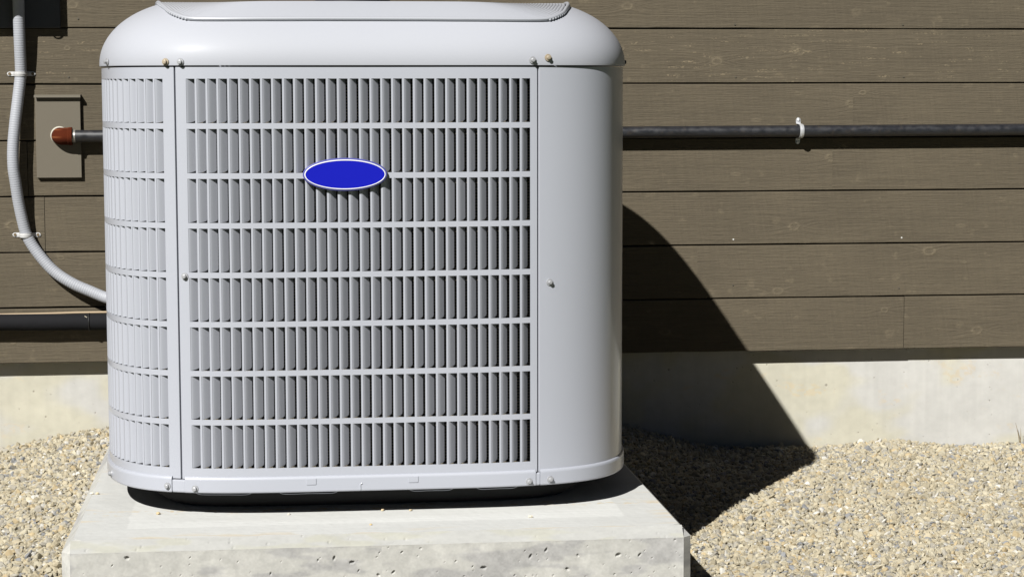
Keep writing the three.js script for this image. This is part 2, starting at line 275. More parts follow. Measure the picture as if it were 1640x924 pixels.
  mesh('chamfer', gridGeo(700, 14, (u, v) => {
    const i = c * v, x = (fx0) + (fx1 - fx0) * u; let d = 0.0007 * (fbm(x * 40, v * 3, 8, 3) - 0.5); for (const [cx, cv, r] of chip) { const e = Math.hypot(x - cx, (v - cv) * 0.02) / r; if (e < 1) d += r * 0.7 * (1 - e); }
    const ed = v < 0.01 || v > 0.99; const a = ed ? 0 : d; return { p: [x, -c + i - a * 0.7, Z1 - i - a * 0.7], uv: [u, v] };
  }), chamfTex, pad);
}

// ------------------------------------------------------------------ the air conditioner
const A = 0.4565, NE = 4.5;
const UC = [0.1632, 0, 0.7545];
const OUT = (() => { // outline of the cabinet seen from above, by arc length from the middle of the front
  const N = 7200, P = []; let s = 0;
  for (let i = 0; i <= N; i++) {
    const f = -Math.PI + 2 * Math.PI * i / N, sx = Math.sin(f), cz = Math.cos(f), r = A / Math.pow(Math.pow(Math.abs(sx), NE) + Math.pow(Math.abs(cz), NE), 1 / NE), x = r * sx, z = r * cz;
    if (i) s += Math.hypot(x - P[i - 1].x, z - P[i - 1].z);
    const gx = Math.sign(x) * Math.pow(Math.abs(x) / A, NE - 1), gz = Math.sign(z) * Math.pow(Math.abs(z) / A, NE - 1), l = Math.hypot(gx, gz);
    P.push({ x, z, nx: gx / l, nz: gz / l, s });
  }
  const mid = P[N / 2].s; P.forEach(p => { p.s -= mid; });
  return { P, L: s };
})();
function at(u) { // point and normal at arc length u
  const P = OUT.P; let lo = 0, hi = P.length - 1; u = clamp(u, P[0].s, P[hi].s);
  while (hi - lo > 1) { const m = (lo + hi) >> 1; if (P[m].s <= u) lo = m; else hi = m; }
  const a = P[lo], b = P[hi], t = (u - a.s) / (b.s - a.s || 1), nx = a.nx + (b.nx - a.nx) * t, nz = a.nz + (b.nz - a.nz) * t, l = Math.hypot(nx, nz);
  return { x: a.x + (b.x - a.x) * t, z: a.z + (b.z - a.z) * t, nx: nx / l, nz: nz / l };
}
function uAtX(x) { // front half only
  let best = 0, d = 9; for (const p of OUT.P) if (p.z > 0 && Math.abs(p.x - x) < d) { d = Math.abs(p.x - x); best = p.s; } return best;
}
const on = (u, y, off) => { const a = at(u); return [a.x + a.nx * off, y, a.z + a.nz * off]; };
const nor = u => { const a = at(u); return [a.nx, 0, a.nz]; };

const ac = thing('air_conditioner', 'grey louvered outdoor air conditioner unit standing on the concrete pad', 'air conditioner', UC);
const paint = std([0.350, 0.364, 0.408], 0.45, 0, { clearcoat: 0.4, clearcoatRoughness: 0.14 });
const lidPaint = std([0.350, 0.361, 0.397], 0.58, 0, { specularIntensity: 0.5, clearcoat: 0.07, clearcoatRoughness: 0.3 });
const dark = std([0.016, 0.016, 0.017], 0.75);
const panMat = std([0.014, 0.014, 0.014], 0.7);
const steel = std([0.33, 0.335, 0.35], 0.45, 0.2);

const YT = 0.7425, YR = 0.066, LIDY = 0.7448;                      // panel top, rail top, lid bottom
const uL = uAtX(-0.156 - UC[0]) , uR = uAtX(0.438 - UC[0]);
const GAP = 0.0044;
function sheet(q, u0, u1, y0, y1, off) { // smooth strip of the cabinet skin
  const n = Math.max(1, Math.ceil(Math.abs(u1 - u0) / 0.008));
  for (let i = 0; i < n; i++) { const a = u0 + (u1 - u0) * i / n, b = u0 + (u1 - u0) * (i + 1) / n; q.q(on(a, y0, off), on(b, y0, off), on(b, y1, off), on(a, y1, off), [nor(a), nor(b), nor(b), nor(a)]); }
}
function lips(q, u0, u1, y0, y1, off, depth) { // folded vertical edges and top edge
  const e = 0.0012;
  for (const [u, s] of [[u0, -1], [u1, 1]]) {
    const a = at(u), t = [a.nz * s, 0, -a.nx * s], m = [(a.nx + t[0]) * 0.7071, 0, (a.nz + t[2]) * 0.7071], du = u + s * e;
    const F0 = on(u, y0, off), F1 = on(u, y1, off), E0 = on(du, y0, off - e), E1 = on(du, y1, off - e), D0 = on(du, y0, off - depth), D1 = on(du, y1, off - depth);
    if (s > 0) { q.q(F0, E0, E1, F1, [nor(u), t, t, nor(u)]); q.q(E0, D0, D1, E1, t); } else { q.q(E0, F0, F1, E1, [t, nor(u), nor(u), t]); q.q(D0, E0, E1, D1, t); }
  }
  const n = Math.max(1, Math.ceil((u1 - u0) / 0.02));
  for (let i = 0; i < n; i++) { const a = u0 + (u1 - u0) * i / n, b = u0 + (u1 - u0) * (i + 1) / n; q.q(on(a, y1, off), on(b, y1, off), on(b, y1, off - 0.012), on(a, y1, off - 0.012), [0, 1, 0]); }
}
const PITCH = 0.0811, SLOTH = 0.0718, ROW0 = 0.084, ROWS = 8;
function grille(q, u0, u1, cols, off) { // skin with louver slots; cols = [[left, right], ...]
  const rows = []; for (let r = 0; r < ROWS; r++) rows.push([ROW0 + r * PITCH, ROW0 + r * PITCH + SLOTH]);
  let y = YR; for (const [a, b] of rows) { sheet(q, u0, u1, y, a, off); y = b; } sheet(q, u0, u1, y, YT, off);
  const T = 0.0011;
  for (const [a, b] of rows) {
    let u = u0; for (const [l, r] of cols) { sheet(q, u, l, a, b, off); u = r; } sheet(q, u, u1, a, b, off);
    for (const [l, r] of cols) {
      const L = at(l), tl = [L.nz, 0, -L.nx], tr = [-L.nz, 0, L.nx];
      q.q(on(r, a, off), on(r, b, off), on(r, b, off - T), on(r, a, off - T), tr);
      q.q(on(l, a, off), on(r, a, off), on(r, a, off - T), on(l, a, off - T), [0, 1, 0]);
      q.q(on(l, b, off - T), on(r, b, off - T), on(r, b, off), on(l, b, off), [0, -1, 0]);
      q.q(on(l, a, off - T), on(l, b, off - T), on(l, b, off), on(l, a, off), tl);
    }
  }
}
function louverGeo(v) { // bent blade hinged on the left edge of its slot, running back to the right
  const prof = [[0, 0], [0.0010, 0.0004], [0.0023, 0.0013], [0.0040, 0.0028], [0.0061, 0.0048], [0.0085, 0.0072], [0.0106, 0.0092], [0.0114, 0.0100]], th = 0.0008;
  const q = new QB(), n = prof.length, N = prof.map((p, i) => { const a = prof[Math.max(0, i - 1)], b = prof[Math.min(n - 1, i + 1)], l = Math.hypot(b[0] - a[0], b[1] - a[1]); return [(b[1] - a[1]) / l, 0, (b[0] - a[0]) / l]; });
  const yb = i => 0.0004 + (0.0021 + 0.0005 * v) * Math.pow(prof[i][0] / 0.0114, 1.6) + (i === n - 1 ? 0.0026 : i === n - 2 ? 0.0007 : 0), yt = i => SLOTH - 0.0005 - (i === n - 1 ? 0.0016 : 0.0003 * i / n);
  const tw = 0.0005 * (v - 1);
  const F = (i, y) => [prof[i][0] + tw * i / n, y, -prof[i][1]], K = (i, y) => [prof[i][0] + tw * i / n - N[i][0] * th, y, -prof[i][1] - N[i][2] * th];
  for (let i = 0; i < n - 1; i++) {
    const j = i + 1, neg = a => [-a[0], 0, -a[2]];
    q.q(F(i, yb(i)), F(j, yb(j)), F(j, yt(j)), F(i, yt(i)), [N[i], N[j], N[j], N[i]]);
    q.q(K(j, yb(j)), K(i, yb(i)), K(i, yt(i)), K(j, yt(j)), [neg(N[j]), neg(N[i]), neg(N[i]), neg(N[j])]);
    q.q(K(i, yb(i)), K(j, yb(j)), F(j, yb(j)), F(i, yb(i)), [0, -1, 0]); q.q(F(i, yt(i)), F(j, yt(j)), K(j, yt(j)), K(i, yt(i)), [0, 1, 0]);
  }
  const e = n - 1; q.q(F(e, yb(e)), K(e, yb(e)), K(e, yt(e)), F(e, yt(e)), [0.7, 0, -0.7]);
  return q.geo();
}
const LOUV = [0, 1, 2].map(louverGeo), LR = rng(5);
function louverAt(parent, l, row, off) {
  const a = at(l + 0.0004), m = mesh('louver', LOUV[Math.floor(LR() * 3)], paint, parent);
  m.position.set(a.x + a.nx * (off - 0.0002), ROW0 + row * PITCH, a.z + a.nz * (off - 0.0002)); m.rotation.y = Math.atan2(a.nx, a.nz) + 0.035 * (LR() - 0.5); return m;
}
const hexHead = (() => {
  const w = new THREE.CylinderGeometry(0.0056, 0.0060, 0.0014, 20).translate(0, 0.0007, 0), h = new THREE.CylinderGeometry(0.0036, 0.0039, 0.0042, 6).translate(0, 0.0035, 0), c = new THREE.CylinderGeometry(0.0024, 0.0036, 0.0006, 6).translate(0, 0.0059, 0);
  return mergeGeometries([w, h, c]).rotateX(Math.PI / 2);
})();
function screw(parent, u, y, off, mat = steel) { const a = at(u), m = mesh('screw', hexHead, mat, parent); m.position.set(a.x + a.nx * off, y, a.z + a.nz * off); m.rotation.set(0, Math.atan2(a.nx, a.nz), u * 37 % 1, 'YXZ'); return m; }
// front panel
{
  const u0 = uL + GAP / 2, u1 = uR - GAP / 2, q = new QB(), cols = [];
  const s0 = uAtX(-0.1375 - UC[0]), s1 = uAtX(0.4245 - UC[0]), p = (s1 - s0) / 31.81;
  for (let i = 0; i < 32; i++) cols.push([s0 + i * p, s0 + i * p + 0.81 * p]);
  grille(q, u0, u1, cols, 0); lips(q, u0, u1, YR, YT, 0, 0.014);
  const panel = mesh('front_panel', q.geo(), paint, ac);
  for (let r = 0; r < ROWS; r++) for (const [l] of cols) louverAt(panel, l, r, 0);
  screw(panel, uAtX(-0.1445 - UC[0]), 0.402, 0.0006);
}
// left corner panel, louvered
{
  const u1 = uL - GAP / 2, u0 = u1 - 0.80, q = new QB(), cols = [], p = 0.0179, s = uAtX(-0.1755 - UC[0]);
  for (let i = 0; i < 38; i++) cols.unshift([s - i * p - 0.81 * p, s - i * p]);
  grille(q, u0, u1, cols, 0); lips(q, u0, u1, YR, YT, 0, 0.014);
  const panel = mesh('corner_panel', q.geo(), paint, ac); panel.userData.label = 'louvered left corner panel';
  const far = [];
  cols.forEach(([l], i) => {
    for (let r = 0; r < ROWS; r++) if (i >= cols.length - 5) louverAt(panel, l, r, 0);
    else { const a = at(l + 0.0004); far.push(LOUV[0].clone().rotateY(Math.atan2(a.nx, a.nz)).translate(a.x - a.nx * 0.0002, ROW0 + r * PITCH, a.z - a.nz * 0.0002)); }
  });
  mesh('louver', mergeGeometries(far), paint, panel).userData.kind = 'stuff';
}
// right corner panel and the plain back panel
{
  const u0 = uR + GAP / 2, u1 = u0 + 0.42, q = new QB(); sheet(q, u0, u1, YR, YT, 0); lips(q, u0, u1, YR, YT, 0, 0.014);
  const panel = mesh('corner_panel', q.geo(), paint, ac); panel.userData.label = 'plain right corner panel without louvers';
  screw(panel, uAtX(0.4575 - UC[0]), 0.385, 0.0002);
  const b = new QB(), end = OUT.L / 2; sheet(b, u1 + GAP, end, YR, YT, 0); lips(b, u1 + GAP, end, YR, YT, 0, 0.014); sheet(b, -end, uL - 0.80 - GAP * 1.5, YR, YT, 0);
  mesh('back_panel', b.geo(), paint, ac);
}
// coil behind the panels
{
  const t = colorTex(64, 64, (i, j) => { const y = j / 64 * 2 % 1, x = i / 64 * 4 % 1, w = y < 0.36 && x < 0.72; const k = 0.75 + 0.5 * hash(i >> 3, j >> 3, 3); return w ? [0.15 * k, 0.125 * k, 0.08 * k] : [0.01, 0.01, 0.01]; });
  const n = 200, q = new QB(); for (let i = 0; i < n; i++) { const a = -OUT.L / 2 + OUT.L * i / n, b = -OUT.L / 2 + OUT.L * (i + 1) / n; q.q(on(a, 0.05, -0.021), on(b, 0.05, -0.021), on(b, 0.735, -0.021), on(a, 0.735, -0.021), [nor(a), nor(b), nor(b), nor(a)], [[a / 0.012, 0], [b / 0.012, 0], [b / 0.012, 0.711 / 0.0105], [a / 0.012, 0.711 / 0.0105]]); }
  mesh('coil', q.geo(), new THREE.MeshStandardMaterial({ map: t, roughness: 0.8 }), ac);
  const sh = new THREE.Shape(); for (let i = 0; i <= 160; i++) { const p = on(-OUT.L / 2 + OUT.L * i / 160, 0, -0.022); i ? sh.lineTo(p[0], -p[2]) : sh.moveTo(p[0], -p[2]); }
  mesh('fan_deck', new THREE.ExtrudeGeometry(sh, { depth: 0.004, bevelEnabled: false, curveSegments: 4 }).rotateX(-Math.PI / 2).translate(0, 0.736, 0), dark, ac);
}
// base rail in four lengths
{
  const prof0 = [[-0.010, 0.0702], [0.0006, 0.0698], [0.0024, 0.0686], [0.0036, 0.0664], [0.0040, 0.0640], [0.0040, 0.0462], [0.0034, 0.0438], [0.0018, 0.0428], [-0.0065, 0.0426], [-0.0065, 0.0455]];
  const rail = (u0, u1, dOff, cut = 0, label) => {
    const prof = prof0.map(([o, y], i) => [o, i < 5 ? Math.min(y, 0.0702 - cut - (i < 2 ? 0 : (i - 1) * 0.0006 * (cut ? 1 : 0))) : y]);
    const n = Math.max(2, Math.ceil((u1 - u0) / 0.01)), q = new QB(), N = prof.map((p, i) => { const a = prof[Math.max(0, i - 1)], b = prof[Math.min(prof.length - 1, i + 1)], l = Math.hypot(b[0] - a[0], b[1] - a[1]); return [-(b[1] - a[1]) / l, (b[0] - a[0]) / l]; });
    const NN = (u, i) => { const a = at(u), m = N[i]; return [a.nx * m[0], m[1], a.nz * m[0]]; };
    for (let i = 0; i < n; i++) for (let k = 0; k < prof.length - 1; k++) {
      const a = u0 + (u1 - u0) * i / n, b = u0 + (u1 - u0) * (i + 1) / n;
      q.q(on(a, prof[k + 1][1], prof[k + 1][0] + dOff), on(b, prof[k + 1][1], prof[k + 1][0] + dOff), on(b, prof[k][1], prof[k][0] + dOff), on(a, prof[k][1], prof[k][0] + dOff), [NN(a, k + 1), NN(b, k + 1), NN(b, k), NN(a, k)]);
    }
    for (const [u, s] of [[u0, -1], [u1, 1]]) { const a = at(u), t = [a.nz * s, 0, -a.nx * s], p = [on(u, 0.0455, -0.0065 + dOff), on(u, 0.0455, 0.004 + dOff), on(u, 0.0664, 0.004 + dOff), on(u, 0.0698, -0.0065 + dOff)]; s > 0 ? q.q(p[1], p[0], p[3], p[2], t) : q.q(p[0], p[1], p[2], p[3], t); }
    const m = mesh('base_rail', q.geo(), paint, ac); if (label) m.userData.label = label; return m;
  };
  const e = OUT.L / 2, a = uAtX(-0.1705 - UC[0]), b = uAtX(-0.1495 - UC[0]), c = uAtX(0.4325 - UC[0]), d = uAtX(0.4405 - UC[0]);
  const left = rail(-e, a, 0.0004), tab = rail(a + 0.0006, b - 0.0006, -0.0014, 0.006), front = rail(b, c, 0), rt = rail(c + 0.0006, d - 0.0006, -0.0014, 0.006), right = rail(d, e, 0.0004);
  screw(left, uAtX(-0.1775 - UC[0]), 0.0535, 0.0044); screw(left, uAtX(-0.2755 - UC[0]), 0.0535, 0.0044);
  screw(front, uAtX(-0.1325 - UC[0]), 0.0505, 0.004); screw(front, uAtX(0.421 - UC[0]), 0.051, 0.004); screw(right, uAtX(0.457 - UC[0]), 0.0525, 0.0044);
  // punched tabs and the stop notch in the front rail
  for (const x of [0.0575, 0.2265]) {
    const u = uAtX(x - UC[0]), s = new THREE.Shape(); s.moveTo(-0.0078, 0.0046); s.lineTo(-0.0078, -0.0036); s.quadraticCurveTo(-0.0078, -0.0048, -0.0066, -0.0048); s.lineTo(0.0062, -0.0048); s.quadraticCurveTo(0.0078, -0.0048, 0.0078, -0.0032); s.lineTo(0.0078, 0.0046); s.closePath();
    const g = new THREE.ExtrudeGeometry(s, { depth: 0.0011, bevelEnabled: true, bevelSize: 0.0004, bevelThickness: 0.0004, bevelSegments: 2 }), p = on(u, 0.0607, 0.0036), m = mesh('tab', g, paint, front); m.position.set(...p); m.rotation.y = Math.atan2(nor(u)[0], nor(u)[2]);
  }
  const u = uAtX(0.1385 - UC[0]), nt = sweep(spline([[0, -0.0105, 0], [0, -0.0055, 0], [0.0002, -0.0012, 0], [0.0016, 0, 0], [0.0034, 0.0002, 0]]), 24, 8, () => 0.0011), nm = mesh('stop_notch', nt, paint, front); nm.position.set(...on(u, 0.0555, 0.0042)); nm.rotation.y = Math.atan2(nor(u)[0], nor(u)[2]);
}
// base pan and the punched lips that hang under the rail
{
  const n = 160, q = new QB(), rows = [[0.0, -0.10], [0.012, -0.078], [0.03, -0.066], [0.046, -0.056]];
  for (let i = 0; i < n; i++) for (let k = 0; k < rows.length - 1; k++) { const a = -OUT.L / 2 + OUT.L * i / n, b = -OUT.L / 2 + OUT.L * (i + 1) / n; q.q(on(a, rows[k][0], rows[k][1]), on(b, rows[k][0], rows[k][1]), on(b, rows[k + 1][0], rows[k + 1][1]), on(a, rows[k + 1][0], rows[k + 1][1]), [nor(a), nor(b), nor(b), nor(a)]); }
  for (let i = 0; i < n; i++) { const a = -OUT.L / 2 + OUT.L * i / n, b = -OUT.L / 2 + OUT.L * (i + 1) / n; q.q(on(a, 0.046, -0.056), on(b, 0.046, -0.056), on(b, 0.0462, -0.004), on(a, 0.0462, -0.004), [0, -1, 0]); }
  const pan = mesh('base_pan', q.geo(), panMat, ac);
  for (const [x0, x1] of [[-0.139, -0.038], [0.001, 0.105], [0.217, 0.298], [0.33, 0.408]]) {
    const P = (x, y) => on(uAtX(x - UC[0]), y, -0.009), m = 0.012;
    const pts = [P(x0, 0.0435), P(x0 + m * 0.6, 0.0395), P(x0 + m, 0.0385), P((x0 + x1) / 2, 0.0385), P(x1 - m, 0.0385), P(x1 - m * 0.6, 0.0395), P(x1, 0.0435)];
    mesh('pan_lip', sweep(spline(pts), 60, 6, () => 0.0007), paint, pan);
  }
}
// lid, fan guard, motor cap
{
  const rimPts = [[0, 0.4215], [0.08, 0.4215], [0.15, 0.421], [0.21, 0.418], [0.25, 0.413], [0.28, 0.406], [0.296, 0.3995], [0.309, 0.389], [0.325, 0.367], [0.336, 0.333], [0.345, 0.292], [0.356, 0.18], [0.363, 0.07], [0.364, 0]];
  const full = [...rimPts, ...rimPts.slice(0, -1).reverse().map(([x, z]) => [x, -z])]; full.push(...full.slice(1, -1).reverse().map(([x, z]) => [-x, z]));
  const crv = new THREE.CatmullRomCurve3(full.map(([x, z]) => V3(x, 0, z)), true, 'centripetal'), NP = 400, tab = [];
  for (let i = 0; i < NP; i++) { const p = crv.getPoint(i / NP); tab.push([Math.atan2(p.x, p.z), Math.hypot(p.x, p.z)]); } tab.sort((a, b) => a[0] - b[0]);
  const rimR = f => { f = Math.atan2(Math.sin(f), Math.cos(f)); let i = tab.findIndex(t => t[0] > f); if (i < 0) i = 0; const b = tab[i], a = tab[(i + NP - 1) % NP]; let w = b[0] - a[0], t = f - a[0]; if (w < 0) w += 2 * Math.PI; if (t < 0) t += 2 * Math.PI; return a[1] + (b[1] - a[1]) * clamp(t / w); };
  const rho = (x, z) => Math.pow(Math.pow(Math.abs(x) / A, NE) + Math.pow(Math.abs(z) / A, NE), 1 / NE);
  const hgt = i => { const t = 1 - clamp(i / 0.16); return 0.1125 * Math.sqrt(Math.max(0, 1 - t * t)); };
  const lidY = (x, z) => LIDY + 0.0035 + hgt(A * (1 - rho(x, z)));
  const outR = f => A / Math.pow(Math.pow(Math.abs(Math.sin(f)), NE) + Math.pow(Math.abs(Math.cos(f)), NE), 1 / NE), NF = 480, OFF = 0.0035;
  const lid = mesh('lid', gridGeo(NF, 34, (u, v, i, j) => {
    const f = -Math.PI + 2 * Math.PI * u, ro = outR(f), ri = rimR(f), sx = Math.sin(f), cz = Math.cos(f);
    if (j < 4) { const y = [0.002, 0.0, 0.0004, 0.004][j], o = [-0.006, 0, 1, 1][j]; const r = ro + (o === 1 ? OFF : o === 0 ? OFF - 0.0004 : OFF + o); return { p: [r * sx, LIDY + y, r * cz] }; }
    const t = Math.pow((j - 3) / 31, 1.7), r = ro + (ri - ro) * t, k = OFF * (1 - t); return { p: [(r + k) * sx, lidY(r * sx, r * cz), (r + k) * cz] };
  }, false, true), lidPaint, ac);
  const guardMat = std([0.335, 0.346, 0.378], 0.4, 0, { clearcoat: 0.2, clearcoatRoughness: 0.3 });
  const gy = (s, f) => { const r = rimR(f), yr = lidY(r * Math.sin(f), r * Math.cos(f)) + 0.0012; return yr + (0.8535 - yr) * Math.sin(clamp((1 - s) / 0.42) * Math.PI / 2); };
  const ringGeo = (s, rad, lift = 0, n = 120, m = 6) => gridGeo(n, m, (u, v) => { const f = 2 * Math.PI * u, a = 2 * Math.PI * v, r = rimR(f) * s + Math.cos(a) * rad; return { p: [r * Math.sin(f), gy(s, f) + lift + Math.sin(a) * rad, r * Math.cos(f)] }; }, true, true);
  const rings = []; for (let s = 0.985; s > 0.2; s -= 0.0135) rings.push(ringGeo(s, 0.0030));
  const guard = mesh('fan_guard', mergeGeometries(rings), guardMat, ac);
  mesh('guard_rim', ringGeo(1.004, 0.0036, 0.0016, 300, 10), guardMat, guard);
  const bars = []; for (let k = 0; k < 44; k++) { const f = 2 * Math.PI * (k + 0.5) / 44, pts = []; for (const s of [0.992, 0.97, 0.9, 0.8, 0.65, 0.4, 0.2]) { const r = rimR(f) * s; pts.push([r * Math.sin(f), gy(Math.min(s, 1), f) - 0.0042 + (s > 1 ? 0.001 : 0), r * Math.cos(f)]); } bars.push(sweep(spline(pts), 20, 6, () => 0.0026)); }
  mesh('guard_bars', mergeGeometries(bars), guardMat, guard);
  const beads = []; for (let k = 0; k < 460; k++) { const f = 2 * Math.PI * k / 460, q = Math.abs(rimR(f) * Math.sin(f)); if (q < 0.296 || q > 0.352) continue; const r = rimR(f) * 1.009; beads.push(new THREE.SphereGeometry(0.0021, 8, 6).translate(r * Math.sin(f), gy(1, f) - 0.0002, r * Math.cos(f))); }
  const bd = mesh('bead', mergeGeometries(beads), guardMat, guard); bd.userData.kind = 'stuff';
  const cap = new THREE.LatheGeometry([[0, 0.04], [0.052, 0.04], [0.062, 0.037], [0.068, 0.028], [0.069, 0.0], [0.069, -0.02]].reverse().map(([x, y]) => new THREE.Vector2(x, y)), 48).translate(-0.012, 0.860, 0);
  mesh('motor_cap', cap, std([0.02, 0.02, 0.02], 0.5), ac);
  const rusty = std([0.34, 0.285, 0.21], 0.55, 0.15);
  for (const [x, y, m] of [[-0.1685, 0.7508, rusty], [-0.1445, 0.7506, steel], [0.4275, 0.7535, steel], [0.4535, 0.7575, rusty], [-0.2665, 0.752, steel]]) screw(lid, uAtX(x - UC[0]), y, 0.0042, m);
  { let us = 0, d = 9; for (const p of OUT.P) if (p.x > 0 && Math.abs(p.z - 0.2) < d) { d = Math.abs(p.z - 0.2); us = p.s; } screw(lid, us, 0.752, 0.0042, std([0.06, 0.06, 0.07], 0.5, 0.3)); }
}
// oval emblem on the front panel
{
  const u = uAtX(0.1182 - UC[0]), e = new THREE.Group(); e.name = 'emblem'; ac.add(e); e.position.set(...on(u, 0.5678, 0.0005)); e.rotation.y = Math.atan2(nor(u)[0], nor(u)[2]);
  const ell = (a, b) => { const s = new THREE.Shape(); s.absellipse(0, 0, a, b, 0, Math.PI * 2); return s; };
  const W = 0.0688, H = 0.0270;
  mesh('plate', new THREE.ExtrudeGeometry(ell(W - 0.002, H - 0.002), { depth: 0.0055, bevelEnabled: true, bevelSize: 0.002, bevelThickness: 0.002, bevelSegments: 4, curveSegments: 64 }), std([0.075, 0.08, 0.27], 0.35), e);
  mesh('ring', gridGeo(120, 8, (p, v) => { const f = p * 2 * Math.PI, a = v * 2 * Math.PI, r = 0.00105; return { p: [(W - 0.0036 + r * Math.cos(a)) * Math.cos(f), (H - 0.0036 + r * Math.cos(a)) * Math.sin(f), 0.0077 + 0.0009 * Math.sin(a)] }; }), std([0.68, 0.68, 0.7], 0.35), e);
  mesh('face', new THREE.ExtrudeGeometry(ell(W - 0.0044, H - 0.0044), { depth: 0.0006, bevelEnabled: true, bevelSize: 0.0003, bevelThickness: 0.0003, bevelSegments: 1, curveSegments: 64 }).translate(0, 0, 0.0074), std([0.006, 0.009, 0.34], 0.7, 0, { specularIntensity: 0.15 }), e);
}

// ------------------------------------------------------------------ pipes, conduit, plate and box on the wall
const ironTex = colorTex(512, 64, (i, j) => { const a = fbm(i / 22, j / 7, 4, 4), r = smooth(0.66, 0.78, fbm(i / 16 + 30, j / 8, 14, 3)), k = 0.6 + 0.8 * a; return [0.010 * k + 0.008 * r, 0.0105 * k + 0.005 * r, 0.0135 * k + 0.002 * r]; });
const ironRough = grayTex(512, 64, (i, j) => 0.25 + 0.34 * fbm(i / 12, j / 6, 24, 4));
{
  const gp = thing('gas_pipe', 'black iron gas pipe running horizontally along the brown wall', 'pipe', [-0.458, 0.6012, 0]);
  const iron = new THREE.MeshPhysicalMaterial({ map: ironTex, roughnessMap: ironRough, roughness: 1, metalness: 0, ior: 1.7 });
  const yR = x => 0.0 + (x + 0.458) * 0.0026, Z = 0.0250;
  mesh('pipe', sweep(new THREE.LineCurve3(V3(0.03, 0, Z), V3(3.85, 0.01, Z)), 60, 24, () => 0.01335, 2), iron, gp);
  const rustT = colorTex(128, 64, (i, j) => { const a = fbm(i / 6, j / 6, 5, 3), b = hash(i >> 1, j >> 1, 6), k = 0.7 + 0.6 * a; return b > 0.93 ? [0.15, 0.05, 0.02] : [0.058 * k, 0.0115 * k, 0.004 * k]; });
  const rust = new THREE.MeshPhysicalMaterial({ map: rustT, bumpMap: rustT, bumpScale: 0.0012, roughness: 0.95, specularIntensity: 0.2 });
  const el = mesh('elbow', mergeGeometries([sweep(spline([[0, 0, -0.004], [0, 0, 0.008], [0.001, 0, 0.017], [0.0045, 0, 0.0229], [0.0105, 0, 0.0250], [0.018, 0, 0.0251], [0.0275, 0, 0.0251]]), 48, 24, (s, t) => (t > 0.86 ? 0.0195 : t > 0.82 ? 0.0186 + (t - 0.82) * 0.0225 : 0.0186)),
    new THREE.RingGeometry(0.0134, 0.0195, 24).rotateY(Math.PI / 2).translate(0.0275, 0, 0.0251)]), rust, gp); el.userData.label = 'rusty orange elbow fitting at the end of the pipe';
  mesh('thread', new THREE.CylinderGeometry(0.0138, 0.0142, 0.007, 24).rotateZ(Math.PI / 2).translate(0.031, 0.0, 0.0251), std([0.3, 0.29, 0.27], 0.4, 0.6), gp);
}
{ // galvanised strap over the gas pipe
  const ps = thing('pipe_strap', 'small silver two hole strap over the black pipe', 'pipe strap', [1.1875, 0.6055, 0]);
  const path = [[0.030, 0.0012], [0.019, 0.0012], [0.0165, 0.004], [0.0152, 0.018], [0.0146, 0.027], [0.0118, 0.035], [0.006, 0.0396], [0, 0.0407], [-0.006, 0.0396], [-0.0118, 0.035], [-0.0146, 0.027], [-0.0152, 0.018], [-0.0165, 0.004], [-0.019, 0.0012], [-0.030, 0.0012]];
  const c = spline(path.map(([y, z]) => [0, y, z])), q = new QB(), n = 90, sec = [[-0.0048, 0], [-0.0042, 0.0009], [-0.0018, 0.0010], [-0.0011, 0.0019], [0.0011, 0.0019], [0.0018, 0.0010], [0.0042, 0.0009], [0.0048, 0]];
  const P = (i, k) => { const t = i / n, p = c.getPointAt(t), d = c.getTangentAt(t), w = (t < 0.05 ? Math.sqrt(Math.max(0, 1 - Math.pow(1 - t / 0.05, 2))) * 0.9 + 0.1 : t > 0.95 ? Math.sqrt(Math.max(0, 1 - Math.pow((t - 0.95) / 0.05, 2))) * 0.9 + 0.1 : 1) * (t < 0.17 || t > 0.83 ? 1.15 : 1), rib = t < 0.15 || t > 0.85 ? Math.min(sec[k][1], 0.0010) : sec[k][1]; return [sec[k][0] * w, p.y + d.z * rib, p.z - d.y * rib]; };
  for (let i = 0; i < n; i++) for (let k = 0; k < sec.length - 1; k++) q.f(P(i, k), P(i, k + 1), P(i + 1, k + 1), P(i + 1, k));
  const zinc = std([0.62, 0.63, 0.65], 0.38, 0.55);
  mesh('band', q.geo(), zinc, ps); ps.rotation.z = -0.02;
  for (const y of [0.0245, -0.0245]) { const s = mesh('screw', new THREE.SphereGeometry(0.0034, 16, 8, 0, 6.3, 0, 1.57).rotateX(Math.PI / 2).scale(1, 1, 0.7), zinc, ps); s.position.set(0, y, 0.0022); }
}
{ // cover plate where the gas pipe leaves the wall
  const cp = thing('cover_plate', 'brown painted square cover plate behind the rusty pipe elbow', 'cover plate', [-0.462, 0.6, 0]);
  const m = std([0.112, 0.097, 0.071], 0.65);
  mesh('plate', new RoundedBoxGeometry(0.0965, 0.176, 0.009, 2, 0.0012).translate(0.0005, -0.0015, 0.006), m, cp);
  const cap = new THREE.Shape(); cap.moveTo(0, 0); cap.lineTo(0.018, -0.002); cap.lineTo(0.0185, -0.0062); cap.lineTo(0.0172, -0.0062); cap.lineTo(0.0165, -0.0022); cap.lineTo(0, -0.0015); cap.closePath();
  mesh('drip_cap', new THREE.ExtrudeGeometry(cap, { depth: 0.0985, bevelEnabled: true, bevelSize: 0.0004, bevelThickness: 0.0004, bevelSegments: 1 }).rotateY(-Math.PI / 2).translate(0.0498, 0.0915, 0.001), m, cp);
  mesh('caulk_ring', new THREE.TorusGeometry(0.0172, 0.0026, 10, 40).translate(0.0032, 0.0026, 0.0105), std([0.42, 0.40, 0.34], 0.8), cp);
}
const plastic = std([0.30, 0.312, 0.342], 0.6);
